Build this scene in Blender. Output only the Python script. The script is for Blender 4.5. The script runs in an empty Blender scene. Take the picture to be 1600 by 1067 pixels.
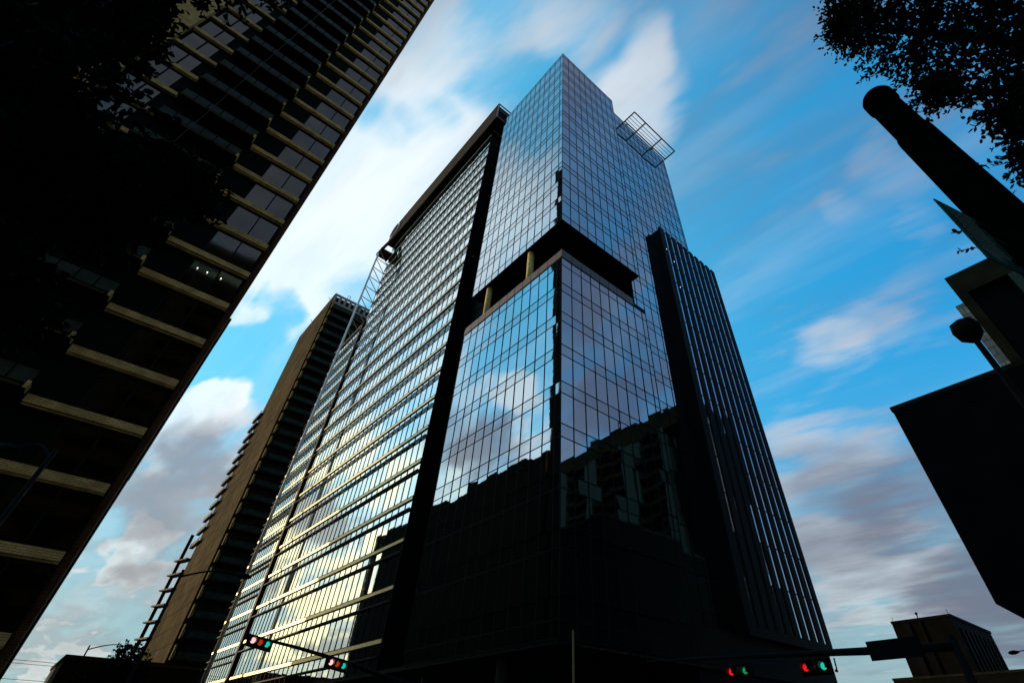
import bpy, math, random
from mathutils import Vector, Matrix
R = math.radians
rnd = random.Random(7)
S = bpy.context.scene
COL = S.collection

# ------------------------------------------------------------------ camera
# world: +x runs right-and-back along the cross street, +y left-and-back along the avenue, z up
cam_d = bpy.data.cameras.new("camera")
cam = bpy.data.objects.new("camera", cam_d)
COL.objects.link(cam)
S.camera = cam
cam_d.sensor_width = 36.0
cam_d.lens = 746.797 / 1600 * 36
cam_d.shift_x = -(870.299 - 800) / 1600
cam_d.shift_y = (450.668 - 533.5) / 1600
cam_d.clip_start = 0.05
cam_d.clip_end = 6000
Xc = Vector((0.7419952, 0.4744578, 0.4736379))
Yc = Vector((-0.6703168, 0.5135860, 0.5356350))
Zc = Vector((0.0108824, -0.7149261, 0.6991154))
right = Vector((Xc[0], Yc[0], Zc[0])).normalized()
down = Vector((Xc[1], Yc[1], Zc[1]))
fwd = Vector((Xc[2], Yc[2], Zc[2])).normalized()
up = (-down).normalized()
m = Matrix((right, up, -fwd)).transposed().to_4x4()
m.translation = Vector((0, 0, 1.6))
cam.matrix_world = m

# ------------------------------------------------------------------ light
SUN_AZ, SUN_EL = -30.0, 9.0          # azimuth from +y towards +x
sd = Vector((math.sin(R(SUN_AZ)) * math.cos(R(SUN_EL)), math.cos(R(SUN_AZ)) * math.cos(R(SUN_EL)), math.sin(R(SUN_EL))))
sun_d = bpy.data.lights.new("sun", 'SUN')
sun_d.energy = 2.0
sun_d.angle = R(0.6)
sun_d.color = (1.0, 0.72, 0.42)
sun = bpy.data.objects.new("sun", sun_d)
COL.objects.link(sun)
sun.rotation_euler = sd.to_track_quat('Z', 'Y').to_euler()
sun.location = (0, 0, 200)
S.view_settings.view_transform = 'Standard'
S.view_settings.look = 'None'
S.view_settings.exposure = 0.15
S.view_settings.gamma = 1.0

def adir(az, tan):
    v = Vector((math.sin(R(az)), math.cos(R(az)), tan)); v.normalize(); return v

world = bpy.data.worlds.new("World")
S.world = world
world.use_nodes = True
wn, wl = world.node_tree.nodes, world.node_tree.links
wn.clear()
def N(t, **k):
    n = wn.new(t)
    for a, b in k.items(): setattr(n, a, b)
    return n
def inp(n, i, v):
    if hasattr(v, 'links') or isinstance(v, bpy.types.NodeSocket): wl.new(v, n.inputs[i])
    else: n.inputs[i].default_value = v
def M_(op, a, b=0.0, c=None, clamp=False):
    n = N('ShaderNodeMath', operation=op, use_clamp=clamp)
    inp(n, 0, a); inp(n, 1, b)
    if c is not None: inp(n, 2, c)
    return n.outputs[0]
def RNG(v, a, b, c=0.0, d=1.0, mode='SMOOTHSTEP'):
    n = N('ShaderNodeMapRange', interpolation_type=mode)
    inp(n, 0, v)
    for i, q in zip((1, 2, 3, 4), (a, b, c, d)): n.inputs[i].default_value = q
    return n.outputs[0]
def MIX(f, a, b, blend='MIX'):
    n = N('ShaderNodeMix', data_type='RGBA', blend_type=blend)
    inp(n, 0, f)
    for i, q in ((6, a), (7, b)):
        if isinstance(q, tuple): n.inputs[i].default_value = (*q, 1)
        else: wl.new(q, n.inputs[i])
    return n.outputs[2]
tc = N('ShaderNodeTexCoord').outputs['Generated']
nrm = N('ShaderNodeVectorMath', operation='NORMALIZE'); wl.new(tc, nrm.inputs[0]); D = nrm.outputs[0]
sep = N('ShaderNodeSeparateXYZ'); wl.new(D, sep.inputs[0])
dz = M_('ADD', M_('MAXIMUM', sep.outputs[2], 0.0), 0.12)
pu = M_('DIVIDE', sep.outputs[0], dz); pv = M_('DIVIDE', sep.outputs[1], dz)
def plane(su, sv, ou=0.0, shear=0.0):
    c = N('ShaderNodeCombineXYZ')
    u = M_('ADD', M_('MULTIPLY', pu, su), M_('MULTIPLY', pv, shear))
    inp(c, 0, M_('ADD', u, ou)); inp(c, 1, M_('MULTIPLY', pv, sv)); return c.outputs[0]
def noise(vec, scale, detail=5, rough=0.55, dist=0.0):
    n = N('ShaderNodeTexNoise'); wl.new(vec, n.inputs['Vector'])
    n.inputs['Scale'].default_value = scale; n.inputs['Detail'].default_value = detail
    n.inputs['Roughness'].default_value = rough; n.inputs['Distortion'].default_value = dist
    return n.outputs[0]
n_soft = noise(plane(1.0, 0.42, 3.1, 0.12), 2.2, 6, 0.58, 0.35)        # wind-drawn, long exposure
n_fine = noise(plane(1.0, 0.30, 9.7, 0.16), 7.0, 6, 0.6, 0.5)
n_wisp = noise(plane(1.0, 0.16, 4.4, 0.10), 5.0, 5, 0.55, 0.25)
n_big = noise(plane(1.0, 0.8, 1.3), 1.1, 3, 0.5, 0.2)
n_mix = M_('ADD', M_('MULTIPLY', n_soft, 0.50), M_('ADD', M_('MULTIPLY', n_fine, 0.36), M_('MULTIPLY', n_big, 0.14)))
n_con = M_('ADD', M_('MULTIPLY', M_('SUBTRACT', n_mix, 0.5), RNG(sep.outputs[2], 0.1, 0.45, 1.9, 3.5)), 0.5)
def warped():
    outv = D
    for vec, sc, amp in ((plane(1.0, 0.45, 5.5, 0.1), 3.0, 0.11), (plane(1.0, 0.4, 2.2, 0.1), 9.0, 0.065)):
        n = N('ShaderNodeTexNoise'); wl.new(vec, n.inputs['Vector']); n.inputs['Scale'].default_value = sc; n.inputs['Detail'].default_value = 3
        sb = N('ShaderNodeVectorMath', operation='SUBTRACT'); wl.new(n.outputs['Color'], sb.inputs[0]); sb.inputs[1].default_value = (.5, .5, .5)
        scv = N('ShaderNodeVectorMath', operation='SCALE'); wl.new(sb.outputs[0], scv.inputs[0]); scv.inputs['Scale'].default_value = amp * 1.6
        ad = N('ShaderNodeVectorMath', operation='ADD'); wl.new(outv, ad.inputs[0]); wl.new(scv.outputs[0], ad.inputs[1]); outv = ad.outputs[0]
    nn_ = N('ShaderNodeVectorMath', operation='NORMALIZE'); wl.new(outv, nn_.inputs[0]); return nn_.outputs[0]
DW = warped()
def blobs(lst):
    acc = None
    for az, tan, rad, amp in lst:
        n = N('ShaderNodeVectorMath', operation='DOT_PRODUCT'); wl.new(DW, n.inputs[0]); n.inputs[1].default_value = adir(az, tan)
        v = RNG(n.outputs['Value'], math.cos(R(rad * 1.25)), 1.0, 0.0, amp * 1.1)
        acc = v if acc is None else M_('ADD', acc, v)
    return acc
#BLOBS
white_b = [(7, 1.38, 10, .40), (4, .9, 10, .42), (3.5, .70, 5, .30), (12, 1.9, 9, .20), (20, 1.2, 12, .36), (2, 1.15, 7, .30),
           (60, 1.78, 6.5, .60), (66, 2.1, 5.5, .56), (68, 2.6, 3.2, .40), (54, 2.1, 4, .3), (47, 3.2, 4, .22),
           (3.0, .45, 2.6, .55), (1.5, .41, 3.4, .50), (4.6, .40, 2.6, .4), (2.2, .205, 2.2, .85), (4.2, .20, 1.6, .5), (6, .27, 2, .2),
           (87, .96, 2.2, .26), (92, .86, 2.6, .28), (94.6, 1.0, 3, .22), (76, .64, 3.2, .34), (81, .67, 3, .22), (73, .45, 5, .34), (70.5, .215, 4.5, .70), (76, .205, 3.4, .60), (66, .33, 4, .3), (88, .74, 3, .16), (96, 1.7, 7, .16), (84, 2.3, 6, .22),
           (2.5, .07, 1.6, .9),
           (-37, .63, 3.2, .80), (-38.5, .48, 3.0, .6), (-31, .42, 4, .30), (-32, 1.37, 9, .42), (-20, .9, 14, .34), (-19, 1.35, 10, .34), (-15, .5, 7, .22), (-24, .27, 3.0, .5), (-25.6, .14, 2.5, .45), (-18, .155, 3.2, .55), (-14, .26, 2.5, .35), (-21.5, .22, 2, .3), (-16, .36, 2, .3)]
blue_b = [(3.3, 1.52, 4.0, .52), (4.0, .68, 2.2, .55), (2.5, .58, 2.6, .4), (11, 1.75, 3, .3), (28, 2.2, 5, .25), (80, 1.3, 20, .22), (2, .53, 2.4, .4), (-36, .8, 6, .40), (-38, 1.02, 5, .3), (58, 1.2, 13, .30), (69, .10, 3, .4), (79, .10, 3, .4), (95, .6, 8, .1), (5.9, .12, 3, .25), (75, 2.0, 9, .15), (-30, 2.3, 10, .2)]
grey_b = [(2.4, .29, 5.5, .40), (5.2, .25, 6, .32), (5.5, .37, 4, .20), (2.5, .08, 3, .3), (70, .31, 7, .30), (80, .25, 8, .33), (79.5, .14, 5, .40), (66, .2, 6, .2), (76, .40, 8, .16),
          (-33, .48, 4.5, .62), (-28.5, .50, 4, .35), (-17, .30, 3.2, .55), (-14.5, .2, 2.2, .4), (-22, .11, 2.5, .5), (-29, .3, 3, .3),
          (155, .9, 55, .30), (190, 1.6, 40, .26), (131, .60, 5, .35), (124, .74, 4, .25), (136, .95, 6, .35), (128, 1.5, 12, .12), (110, .36, 12, .22), (-36, 2.4, 16, .36)]
wsum = M_('SUBTRACT', blobs(white_b), blobs(blue_b))
W = M_('ADD', M_('MULTIPLY', RNG(M_('ADD', n_con, wsum), 0.36, 1.10), 0.90), M_('MULTIPLY', RNG(n_wisp, 0.44, 0.72), RNG(sep.outputs[2], 0.15, 0.6, 0.10, 0.26)))
G = RNG(M_('ADD', M_('ADD', M_('MULTIPLY', n_con, 0.6), M_('MULTIPLY', n_big, 0.4)), blobs(grey_b)), 0.42, 1.30)
sky = N('ShaderNodeTexSky', sky_type='NISHITA', sun_disc=False)
sky.sun_elevation = R(SUN_EL); sky.sun_rotation = R(SUN_AZ); sky.altitude = 50
sky.air_density = 1.0; sky.dust_density = 0.6; sky.ozone_density = 2.2
hsv = N('ShaderNodeHueSaturation'); hsv.inputs['Hue'].default_value = 0.485; hsv.inputs['Saturation'].default_value = 1.3; hsv.inputs['Value'].default_value = 1.0
wl.new(sky.outputs[0], hsv.inputs['Color'])
dsun = N('ShaderNodeVectorMath', operation='DOT_PRODUCT'); wl.new(D, dsun.inputs[0]); dsun.inputs[1].default_value = adir(-19, .17)
sunside = RNG(dsun.outputs['Value'], -0.35, 0.9)
# thin high veil keeps the side away from the sun a clear blue
base = MIX(1.0, hsv.outputs[0], MIX(sunside, (0.0, 2.1, 4.8), (0.8, 4.3, 6.4)), 'ADD')
lowf = RNG(sep.outputs[2], 0.04, 0.50, 1.0, 0.0)
base = MIX(M_('MULTIPLY', lowf, 0.92), base, (2.9, 4.3, 4.5))
wcol = MIX(sunside, (4.0, 4.9, 6.2), (8.6, 9.5, 9.9))
glow = RNG(dsun.outputs['Value'], 0.94, 0.999)
wcol = MIX(glow, wcol, (27, 23, 11))
wcol = MIX(M_('MULTIPLY', lowf, 0.45), wcol, (5.6, 6.0, 5.2))
c1 = MIX(M_('MULTIPLY', W, 0.94), base, wcol)
gcol = MIX(lowf, (2.4, 2.7, 3.4), (3.0, 2.95, 3.0))
gcol = MIX(sunside, (1.15, 1.25, 1.9), gcol)
c2 = MIX(M_('MULTIPLY', G, 0.85), c1, gcol)
bg = N('ShaderNodeBackground'); wl.new(c2, bg.inputs[0]); bg.inputs[1].default_value = 0.10
out = N('ShaderNodeOutputWorld'); wl.new(bg.outputs[0], out.inputs[0])

# ------------------------------------------------------------------ materials
MATS = {}
def mat(name, col, rough=0.6, metal=0.0, spec=0.5, emit=None, estr=0.0, var=0.0, vscale=3.0, brick=None, bump=0.0, bscale=8.0):
    mt = bpy.data.materials.new(name); mt.use_nodes = True
    nt = mt.node_tree; p = nt.nodes['Principled BSDF']
    p.inputs['Base Color'].default_value = (*col, 1); p.inputs['Roughness'].default_value = rough
    p.inputs['Metallic'].default_value = metal; p.inputs['Specular IOR Level'].default_value = spec
    if emit: p.inputs['Emission Color'].default_value = (*emit, 1); p.inputs['Emission Strength'].default_value = estr
    geo = nt.nodes.new('ShaderNodeNewGeometry').outputs['Position']
    last = None
    if brick:
        bw, bh, mortar, mcol, swz = brick
        cx = nt.nodes.new('ShaderNodeSeparateXYZ'); nt.links.new(geo, cx.inputs[0])
        ad = nt.nodes.new('ShaderNodeMath'); ad.operation = 'ADD'; nt.links.new(cx.outputs[0], ad.inputs[0]); nt.links.new(cx.outputs[1], ad.inputs[1])
        cb = nt.nodes.new('ShaderNodeCombineXYZ'); nt.links.new(ad.outputs[0], cb.inputs[0]); nt.links.new(cx.outputs[2], cb.inputs[1])
        b = nt.nodes.new('ShaderNodeTexBrick'); nt.links.new(cb.outputs[0], b.inputs['Vector'])
        b.inputs['Color1'].default_value = (*col, 1); b.inputs['Color2'].default_value = (*[c * swz for c in col], 1)
        b.inputs['Mortar'].default_value = (*mcol, 1); b.inputs['Scale'].default_value = 1.0
        b.inputs['Brick Width'].default_value = bw; b.inputs['Row Height'].default_value = bh; b.inputs['Mortar Size'].default_value = mortar
        last = b.outputs[0]
    if var:
        n = nt.nodes.new('ShaderNodeTexNoise'); nt.links.new(geo, n.inputs['Vector']); n.inputs['Scale'].default_value = vscale; n.inputs['Detail'].default_value = 6
        mr = nt.nodes.new('ShaderNodeMapRange'); nt.links.new(n.outputs[0], mr.inputs[0]); mr.inputs[1].default_value = .3; mr.inputs[2].default_value = .7
        mr.inputs[3].default_value = 1 - var; mr.inputs[4].default_value = 1 + var
        mx = nt.nodes.new('ShaderNodeVectorMath'); mx.operation = 'SCALE'
        if last: nt.links.new(last, mx.inputs[0])
        else: mx.inputs[0].default_value = col
        nt.links.new(mr.outputs[0], mx.inputs['Scale']); last = mx.outputs[0]
    if last: nt.links.new(last, p.inputs['Base Color'])
    if bump:
        n = nt.nodes.new('ShaderNodeTexNoise'); nt.links.new(geo, n.inputs['Vector']); n.inputs['Scale'].default_value = bscale; n.inputs['Detail'].default_value = 3
        bp = nt.nodes.new('ShaderNodeBump'); bp.inputs['Strength'].default_value = 1.0; bp.inputs['Distance'].default_value = bump
        nt.links.new(n.outputs[0], bp.inputs['Height']); nt.links.new(bp.outputs[0], p.inputs['Normal'])
    MATS[name] = mt; return mt
G_V = mat('vision_glass', (0.56, 0.62, 0.66), 0.015, 1.0, bump=0.0012, bscale=0.9)
G_S = mat('spandrel_glass', (0.50, 0.55, 0.59), 0.03, 1.0, bump=0.0012, bscale=0.9)
G_W = mat('wing_glass', (0.80, 0.86, 0.84), 0.02, 1.0, bump=0.0012, bscale=0.9)
G_D = mat('slot_glass', (0.50, 0.56, 0.66), 0.04, 1.0, bump=0.0015, bscale=1.0)
G_L = mat('left_tower_glass', (0.165, 0.162, 0.13), 0.05, 1.0, var=.15, vscale=.4, bump=0.001, bscale=1.2)
G_B = mat('balustrade_glass', (0.025, 0.035, 0.02), 0.5, 0.0, spec=.15, var=.5, vscale=.8)
MUL = mat('mullion_metal', (0.006, 0.006, 0.006), 0.6, spec=.1)
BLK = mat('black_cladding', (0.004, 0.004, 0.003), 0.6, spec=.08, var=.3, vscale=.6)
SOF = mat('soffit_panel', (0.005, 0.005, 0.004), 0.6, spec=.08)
CHA = mat('champagne_metal', (0.82, 0.64, 0.32), 0.36, 0.7, var=.12, vscale=2)
PAR = mat('parapet_metal', (0.20, 0.14, 0.115), 0.5, 0.4, var=.15, vscale=2)
CONC = mat('column_concrete', (0.85, 0.62, 0.20), 0.8, var=.25, vscale=2.5, bump=.01, bscale=6)
FASC = mat('bronze_fascia', (0.05, 0.027, 0.006), 0.7, 0.0, spec=.05, var=.3, vscale=.7)
WHM = mat('white_painted_steel', (0.85, 0.86, 0.84), 0.5, var=.08, vscale=2)
DKM = mat('dark_painted_steel', (0.005, 0.0045, 0.004), 0.6, 0.0, spec=.06, var=.3, vscale=3)
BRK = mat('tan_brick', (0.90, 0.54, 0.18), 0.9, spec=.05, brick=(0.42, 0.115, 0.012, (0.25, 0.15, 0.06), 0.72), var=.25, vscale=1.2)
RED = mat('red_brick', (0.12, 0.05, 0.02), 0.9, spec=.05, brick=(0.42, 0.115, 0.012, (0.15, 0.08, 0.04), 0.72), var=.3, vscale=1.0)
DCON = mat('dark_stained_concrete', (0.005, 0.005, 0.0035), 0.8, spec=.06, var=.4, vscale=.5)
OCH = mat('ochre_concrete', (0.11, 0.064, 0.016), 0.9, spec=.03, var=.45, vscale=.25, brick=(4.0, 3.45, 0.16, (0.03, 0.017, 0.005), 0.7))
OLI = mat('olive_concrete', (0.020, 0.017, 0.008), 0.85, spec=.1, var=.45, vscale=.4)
PNK = mat('pale_stone_band', (0.40, 0.27, 0.22), 0.8, var=.2, vscale=1)
TIL = mat('stone_tile', (0.50, 0.33, 0.23), 0.8, brick=(1.9, 1.5, 0.07, (0.12, 0.09, 0.06), 0.6), var=.3, vscale=.8)
PIPE = mat('pale_pipe', (0.12, 0.11, 0.09), 0.7, spec=.1)
TRM = mat('light_trim', (0.26, 0.15, 0.045), 0.8, spec=.05)
FRM = mat('tan_render', (0.030, 0.021, 0.009), 0.9, spec=.03, var=.35, vscale=.25)
DOL = mat('shaded_render', (0.004, 0.0035, 0.002), 0.85, spec=.06, var=.4, vscale=.3)  # shade put into the colour: near-black in place of blocked sunlight
GRN = mat('green_grey_panel', (0.03, 0.04, 0.022), 0.8, var=.2, vscale=.3)
ASP = mat('asphalt', (0.05, 0.05, 0.05), 0.9, var=.25, vscale=1.5)
PAV = mat('paving', (0.22, 0.21, 0.19), 0.85, brick=(1.2, 1.2, 0.02, (0.1, 0.1, 0.1), 0.9), var=.15, vscale=1)
PAVF = mat('concrete_paving', (0.20, 0.19, 0.18), 0.85, var=.2, vscale=1)
PAINT = mat('road_paint', (0.75, 0.75, 0.72), 0.7, var=.15, vscale=4)
EARTH = mat('city_ground', (0.10, 0.10, 0.09), 0.95, var=.3, vscale=.05)
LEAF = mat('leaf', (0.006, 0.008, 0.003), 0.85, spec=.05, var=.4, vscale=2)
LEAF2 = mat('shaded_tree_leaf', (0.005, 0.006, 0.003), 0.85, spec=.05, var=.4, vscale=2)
BARK = mat('bark', (0.012, 0.009, 0.006), 0.9, var=.4, vscale=8, bump=.01, bscale=20)
WOOD = mat('dark_pole_paint', (0.0022, 0.002, 0.0016), 0.9, spec=0.0, var=.4, vscale=6)
GALV = mat('galvanised_steel', (0.16, 0.15, 0.14), 0.45, 0.7, var=.2, vscale=5)
SIGNG = mat('green_sign_face', (0.002, 0.085, 0.08), 0.7, spec=.04, var=.25, vscale=5)
SIGNW = mat('sign_lettering', (0.22, 0.28, 0.25), 0.6)
SGN2 = mat('sign_back', (0.004, 0.004, 0.003), 0.7, spec=.04)
SGT = mat('dull_sign_lettering', (0.035, 0.032, 0.025), 0.6)
L_RW = mat('red_lamp_bright', (0.6, 0.1, 0.1), .3, emit=(1.0, 0.42, 0.42), estr=1.5)
L_RD = mat('red_lamp', (0.5, 0.02, 0.02), .3, emit=(0.9, 0.012, 0.012), estr=0.75)
L_AM = mat('amber_lens', (0.5, 0.06, 0.01), .3, emit=(0.55, 0.05, 0.008), estr=0.6)
L_AO = mat('amber_lens_unlit', (0.10, 0.025, 0.006), .3)
L_GN = mat('green_lamp', (0.02, 0.4, 0.3), .3, emit=(0.01, 0.62, 0.42), estr=0.8)
L_GD = mat('green_lamp_dim', (0.02, 0.3, 0.1), .3, emit=(0.01, 0.36, 0.14), estr=0.6)
HOOD = mat('signal_hood', (0.05, 0.008, 0.005), 0.5)
LIT = mat('lit_lamp', (1, 1, 1), .4, emit=(1.0, 0.93, 0.8), estr=2.5)

# ------------------------------------------------------------------ mesh helpers
class MB:
    def __init__(s): s.v = []; s.f = []; s.mi = []; s.sm = []
    def face(s, pts, mi=0, smooth=False):
        k = len(s.v); s.v += [tuple(p) for p in pts]; s.f.append(tuple(range(k, k + len(pts)))); s.mi.append(mi); s.sm.append(smooth)
    def box(s, x0, x1, y0, y1, z0, z1, mi=0):
        if x0 > x1: x0, x1 = x1, x0
        if y0 > y1: y0, y1 = y1, y0
        k = len(s.v)
        s.v += [(x, y, z) for z in (z0, z1) for x, y in ((x0, y0), (x1, y0), (x1, y1), (x0, y1))]
        for f in ((0, 3, 2, 1), (4, 5, 6, 7), (0, 1, 5, 4), (1, 2, 6, 5), (2, 3, 7, 6), (3, 0, 4, 7)):
            s.f.append(tuple(k + i for i in f)); s.mi.append(mi); s.sm.append(False)
    def beam(s, a, b, w, h, mi=0):
        a, b = Vector(a), Vector(b); d = (b - a).normalized()
        u = d.cross(Vector((0, 0, 1)));
        if u.length < 1e-3: u = Vector((1, 0, 0))
        u.normalize(); v = u.cross(d).normalized(); k = len(s.v)
        for p in (a, b):
            for i, j in ((-1, -1), (1, -1), (1, 1), (-1, 1)): s.v.append(tuple(p + u * i * w / 2 + v * j * h / 2))
        for f in ((3, 2, 1, 0), (4, 5, 6, 7), (0, 1, 5, 4), (1, 2, 6, 5), (2, 3, 7, 6), (3, 0, 4, 7)):
            s.f.append(tuple(k + i for i in f)); s.mi.append(mi); s.sm.append(False)
    def tube(s, pts, rad, n=12, mi=0, cap=True):
        pts = [Vector(p) for p in pts]
        if not isinstance(rad, (list, tuple)): rad = [rad] * len(pts)
        k = len(s.v); u = None
        for i, p in enumerate(pts):
            a = pts[max(i - 1, 0)]; b = pts[min(i + 1, len(pts) - 1)]; d = (b - a)
            if d.length < 1e-6: d = Vector((0, 0, 1))
            d.normalize()
            if u is None: u = d.cross(Vector((0.3, 0.9, 0.1))).normalized()
            else: u = (u - d * u.dot(d)).normalized()
            w = d.cross(u)
            for j in range(n):
                t = 2 * math.pi * j / n
                s.v.append(tuple(p + (u * math.cos(t) + w * math.sin(t)) * rad[i]))
        for i in range(len(pts) - 1):
            for j in range(n):
                s.f.append((k + i * n + j, k + i * n + (j + 1) % n, k + (i + 1) * n + (j + 1) % n, k + (i + 1) * n + j)); s.mi.append(mi); s.sm.append(True)
        if cap:
            s.f.append(tuple(k + j for j in reversed(range(n)))); s.mi.append(mi); s.sm.append(False)
            e = k + (len(pts) - 1) * n
            s.f.append(tuple(e + j for j in range(n))); s.mi.append(mi); s.sm.append(False)
    def ball(s, c, r, sx=1, sy=1, sz=1, n=10, mi=0):
        k = len(s.v)
        for i in range(n + 1):
            th = math.pi * i / n
            for j in range(n):
                ph = 2 * math.pi * j / n
                s.v.append((c[0] + r * sx * math.sin(th) * math.cos(ph), c[1] + r * sy * math.sin(th) * math.sin(ph), c[2] + r * sz * math.cos(th)))
        for i in range(n):
            for j in range(n):
                s.f.append((k + i * n + j, k + (i + 1) * n + j, k + (i + 1) * n + (j + 1) % n, k + i * n + (j + 1) % n)); s.mi.append(mi); s.sm.append(True)
    def build(s, name, mats, parent=None, label=None, kind=None):
        me = bpy.data.meshes.new(name)
        o0 = Vector(parent['_o']) if parent is not None and '_o' in parent else Vector((0, 0, 0))
        vs = s.v if o0.length == 0 else [(a - o0[0], b - o0[1], c - o0[2]) for a, b, c in s.v]
        me.from_pydata(vs, [], s.f)
        if not isinstance(mats, (list, tuple)): mats = [mats]
        for mm in mats: me.materials.append(mm)
        me.polygons.foreach_set('material_index', s.mi)
        me.polygons.foreach_set('use_smooth', s.sm)
        me.update()
        o = bpy.data.objects.new(name, me); COL.objects.link(o)
        if parent is not None: o.parent = parent; o['_o'] = tuple(o0)
        if label: o['label'] = label
        if kind: o['kind'] = kind
        return o
def thing(name, label, cat, loc=(0, 0, 0), group=None):
    e = bpy.data.objects.new(name, None); COL.objects.link(e); e.location = loc; e.empty_display_size = 0.5
    e['label'] = label; e['category'] = cat; e['_o'] = tuple(loc)
    if group: e['group'] = group
    return e
def tag(o, label, cat, group=None):
    o['label'] = label; o['category'] = cat
    if group: o['group'] = group
def clone(root, loc, label, rotz=0.0):
    r = root.copy(); COL.objects.link(r); r.location = loc; r.rotation_euler = (0, 0, rotz); r['label'] = label
    for c in [o for o in COL.objects if o.parent == root]:
        d = c.copy(); COL.objects.link(d); d.parent = r
        for g in [o for o in COL.objects if o.parent == c]:
            h = g.copy(); COL.objects.link(h); h.parent = d
    return r

# panes: a slightly bowed, slightly tilted sheet for every pane, as real glazing has
def panes(mb, O, u, n, s_list, z_list, rows_mi, tilt=0.0035, bow=0.0018):
    O, u, n = Vector(O), Vector(u), Vector(n)
    flip = u.cross(Vector((0, 0, 1))).dot(n) < 0
    for r in range(len(z_list) - 1):
        z0, z1 = z_list[r], z_list[r + 1]
        for i in range(len(s_list) - 1):
            s0, s1 = s_list[i], s_list[i + 1]
            a = rnd.gauss(0, tilt); b = rnd.gauss(0, tilt * .8); c = rnd.gauss(0, bow) ; e = rnd.gauss(0, bow)
            k = len(mb.v)
            for jz in (-1, 0, 1):
                for js in (-1, 0, 1):
                    d = a * js + b * jz + c * (1 - js * js) * (1 - jz * jz) + e * js * jz - 0.012
                    p = O + u * ((s0 + s1) / 2 + js * (s1 - s0) / 2) + n * d
                    mb.v.append((p[0], p[1], (z0 + z1) / 2 + jz * (z1 - z0) / 2))
            for jz in (0, 1):
                for js in (0, 1):
                    q = k + jz * 3 + js
                    f = (q, q + 1, q + 4, q + 3)
                    if flip: f = f[::-1]
                    mb.f.append(f); mb.mi.append(rows_mi[r]); mb.sm.append(True)
def grid(mb, O, u, n, s_list, z_list, w=0.07, dep=0.06, hw=None, mi=0):
    O, u, n = Vector(O), Vector(u), Vector(n); hw = hw or w
    def bb(s0, s1, z0, z1, d0, d1):
        p = O + u * s0 + n * d0; q = O + u * s1 + n * d1
        mb.box(p[0], q[0], p[1], q[1], z0, z1, mi)
    for s in s_list: bb(s - w / 2, s + w / 2, z_list[0], z_list[-1], -0.03, dep)
    for z in z_list: bb(s_list[0], s_list[-1], z - hw / 2, z + hw / 2, -0.03, dep - 0.012)

# ------------------------------------------------------------------ ground
b = MB(); b.face([(-1500, -1500, -0.02), (1500, -1500, -0.02), (1500, 1500, -0.02), (-1500, 1500, -0.02)]); g = b.build('ground', EARTH, kind='structure')
b = MB()
b.face([(4, -300, 0), (21, -300, 0), (21, 400, 0), (4, 400, 0)])
g = b.build('avenue', ASP, kind='structure')
b = MB()
b.face([(-300, 5.5, 0.004), (4, 5.5, 0.004), (4, 22.5, 0.004), (-300, 22.5, 0.004)]); b.face([(21, 5.5, 0.004), (400, 5.5, 0.004), (400, 22.5, 0.004), (21, 22.5, 0.004)])
g = b.build('cross_street', ASP, kind='structure')
def pavement(x0, x1, y0, y1, k):
    b = MB(); b.box(x0, x1, y0, y1, -0.01, 0.14); b.build('pavement', PAV, kind='structure')
pavement(-60, 3.8, -60, 5.3, 0); pavement(-60, 3.8, 22.7, 128, 1); pavement(21.2, 130, 22.7, 124, 2); pavement(21.2, 130, -60, 5.3, 3)
b = MB()
for yy in list(range(-60, 5, 6)) + list(range(30, 200, 6)): b.box(12.4, 12.55, yy, yy + 3, 0.004, 0.012)
for xx in list(range(-80, 2, 6)) + list(range(28, 200, 6)): b.box(xx, xx + 3, 13.9, 14.05, 0.008, 0.016)
for i in range(9): b.box(5 + i * 1.8, 5.6 + i * 1.8, 23.4, 26.2, 0.008, 0.014); b.box(5 + i * 1.8, 5.6 + i * 1.8, 1.8, 4.6, 0.008, 0.014)
b.build('road_marking', PAINT, kind='structure')

# ------------------------------------------------------------------ central glass tower
CX, CY = 25.0, 27.54
SY = CY + 1.5
T = thing('glass_tower', 'tall mirror-glass office tower with jutting corner block, in the middle of the picture', 'skyscraper', (CX, CY, 0))
UX, UY, NX, NY = (1, 0, 0), (0, 1, 0), (-1, 0, 0), (0, -1, 0)
rs = [25.0 + 1.565 * k for k in range(10)] + [39.9]; rs = [s - 25 for s in rs]
ls = [0.0] + [0.81 + 1.582 * k for k in range(13)]; ls[-1] = 19.81
fl = [50.26, 51.55] + sum([[51.55 + 4.18 * k - 1.27, 51.55 + 4.18 * k] for k in range(1, 13)], []) + [105.4, 106.6]
def band(parent, name, segs, zs, mis, mats, **k):
    p = MB(); f = MB()
    for O, u, n, sl in segs:
        panes(p, O, u, n, sl, zs, mis); grid(f, O, u, n, sl, zs, **k)
    po = p.build(name, mats, parent); fo = f.build('window_frame', MUL, po); return po
C0 = (CX, CY, 0)
# upper block, storey by storey
b = MB(); b.box(CX + .06, 39.84, CY + .06, 47.29, 50.27, 106.5); b.box(CX + .02, 39.88, CY + .02, 47.33, 50.2, 50.262)
b.build('upper_block', [SOF], T)
for k in range(13):
    z0 = 51.55 + 4.18 * k - (1.29 if k == 0 else 1.27); zs = [z0, 51.55 + 4.18 * k, 51.55 + 4.18 * (k + 1) - 1.27]
    if k == 12: zs = [z0, 51.55 + 4.18 * 12, 105.35, 106.6]
    band(T, 'window_band', [(C0, UX, NY, rs), (C0, UY, NX, ls)], zs, [1, 0, 1], [G_V, G_S], w=0.055, dep=0.04, hw=0.05)
# right return wall of the upper block
b = MB(); b.box(39.84, 39.9, CY, SY, 50.26, 106.6); b.build('end_wall', MUL, T)
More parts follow.
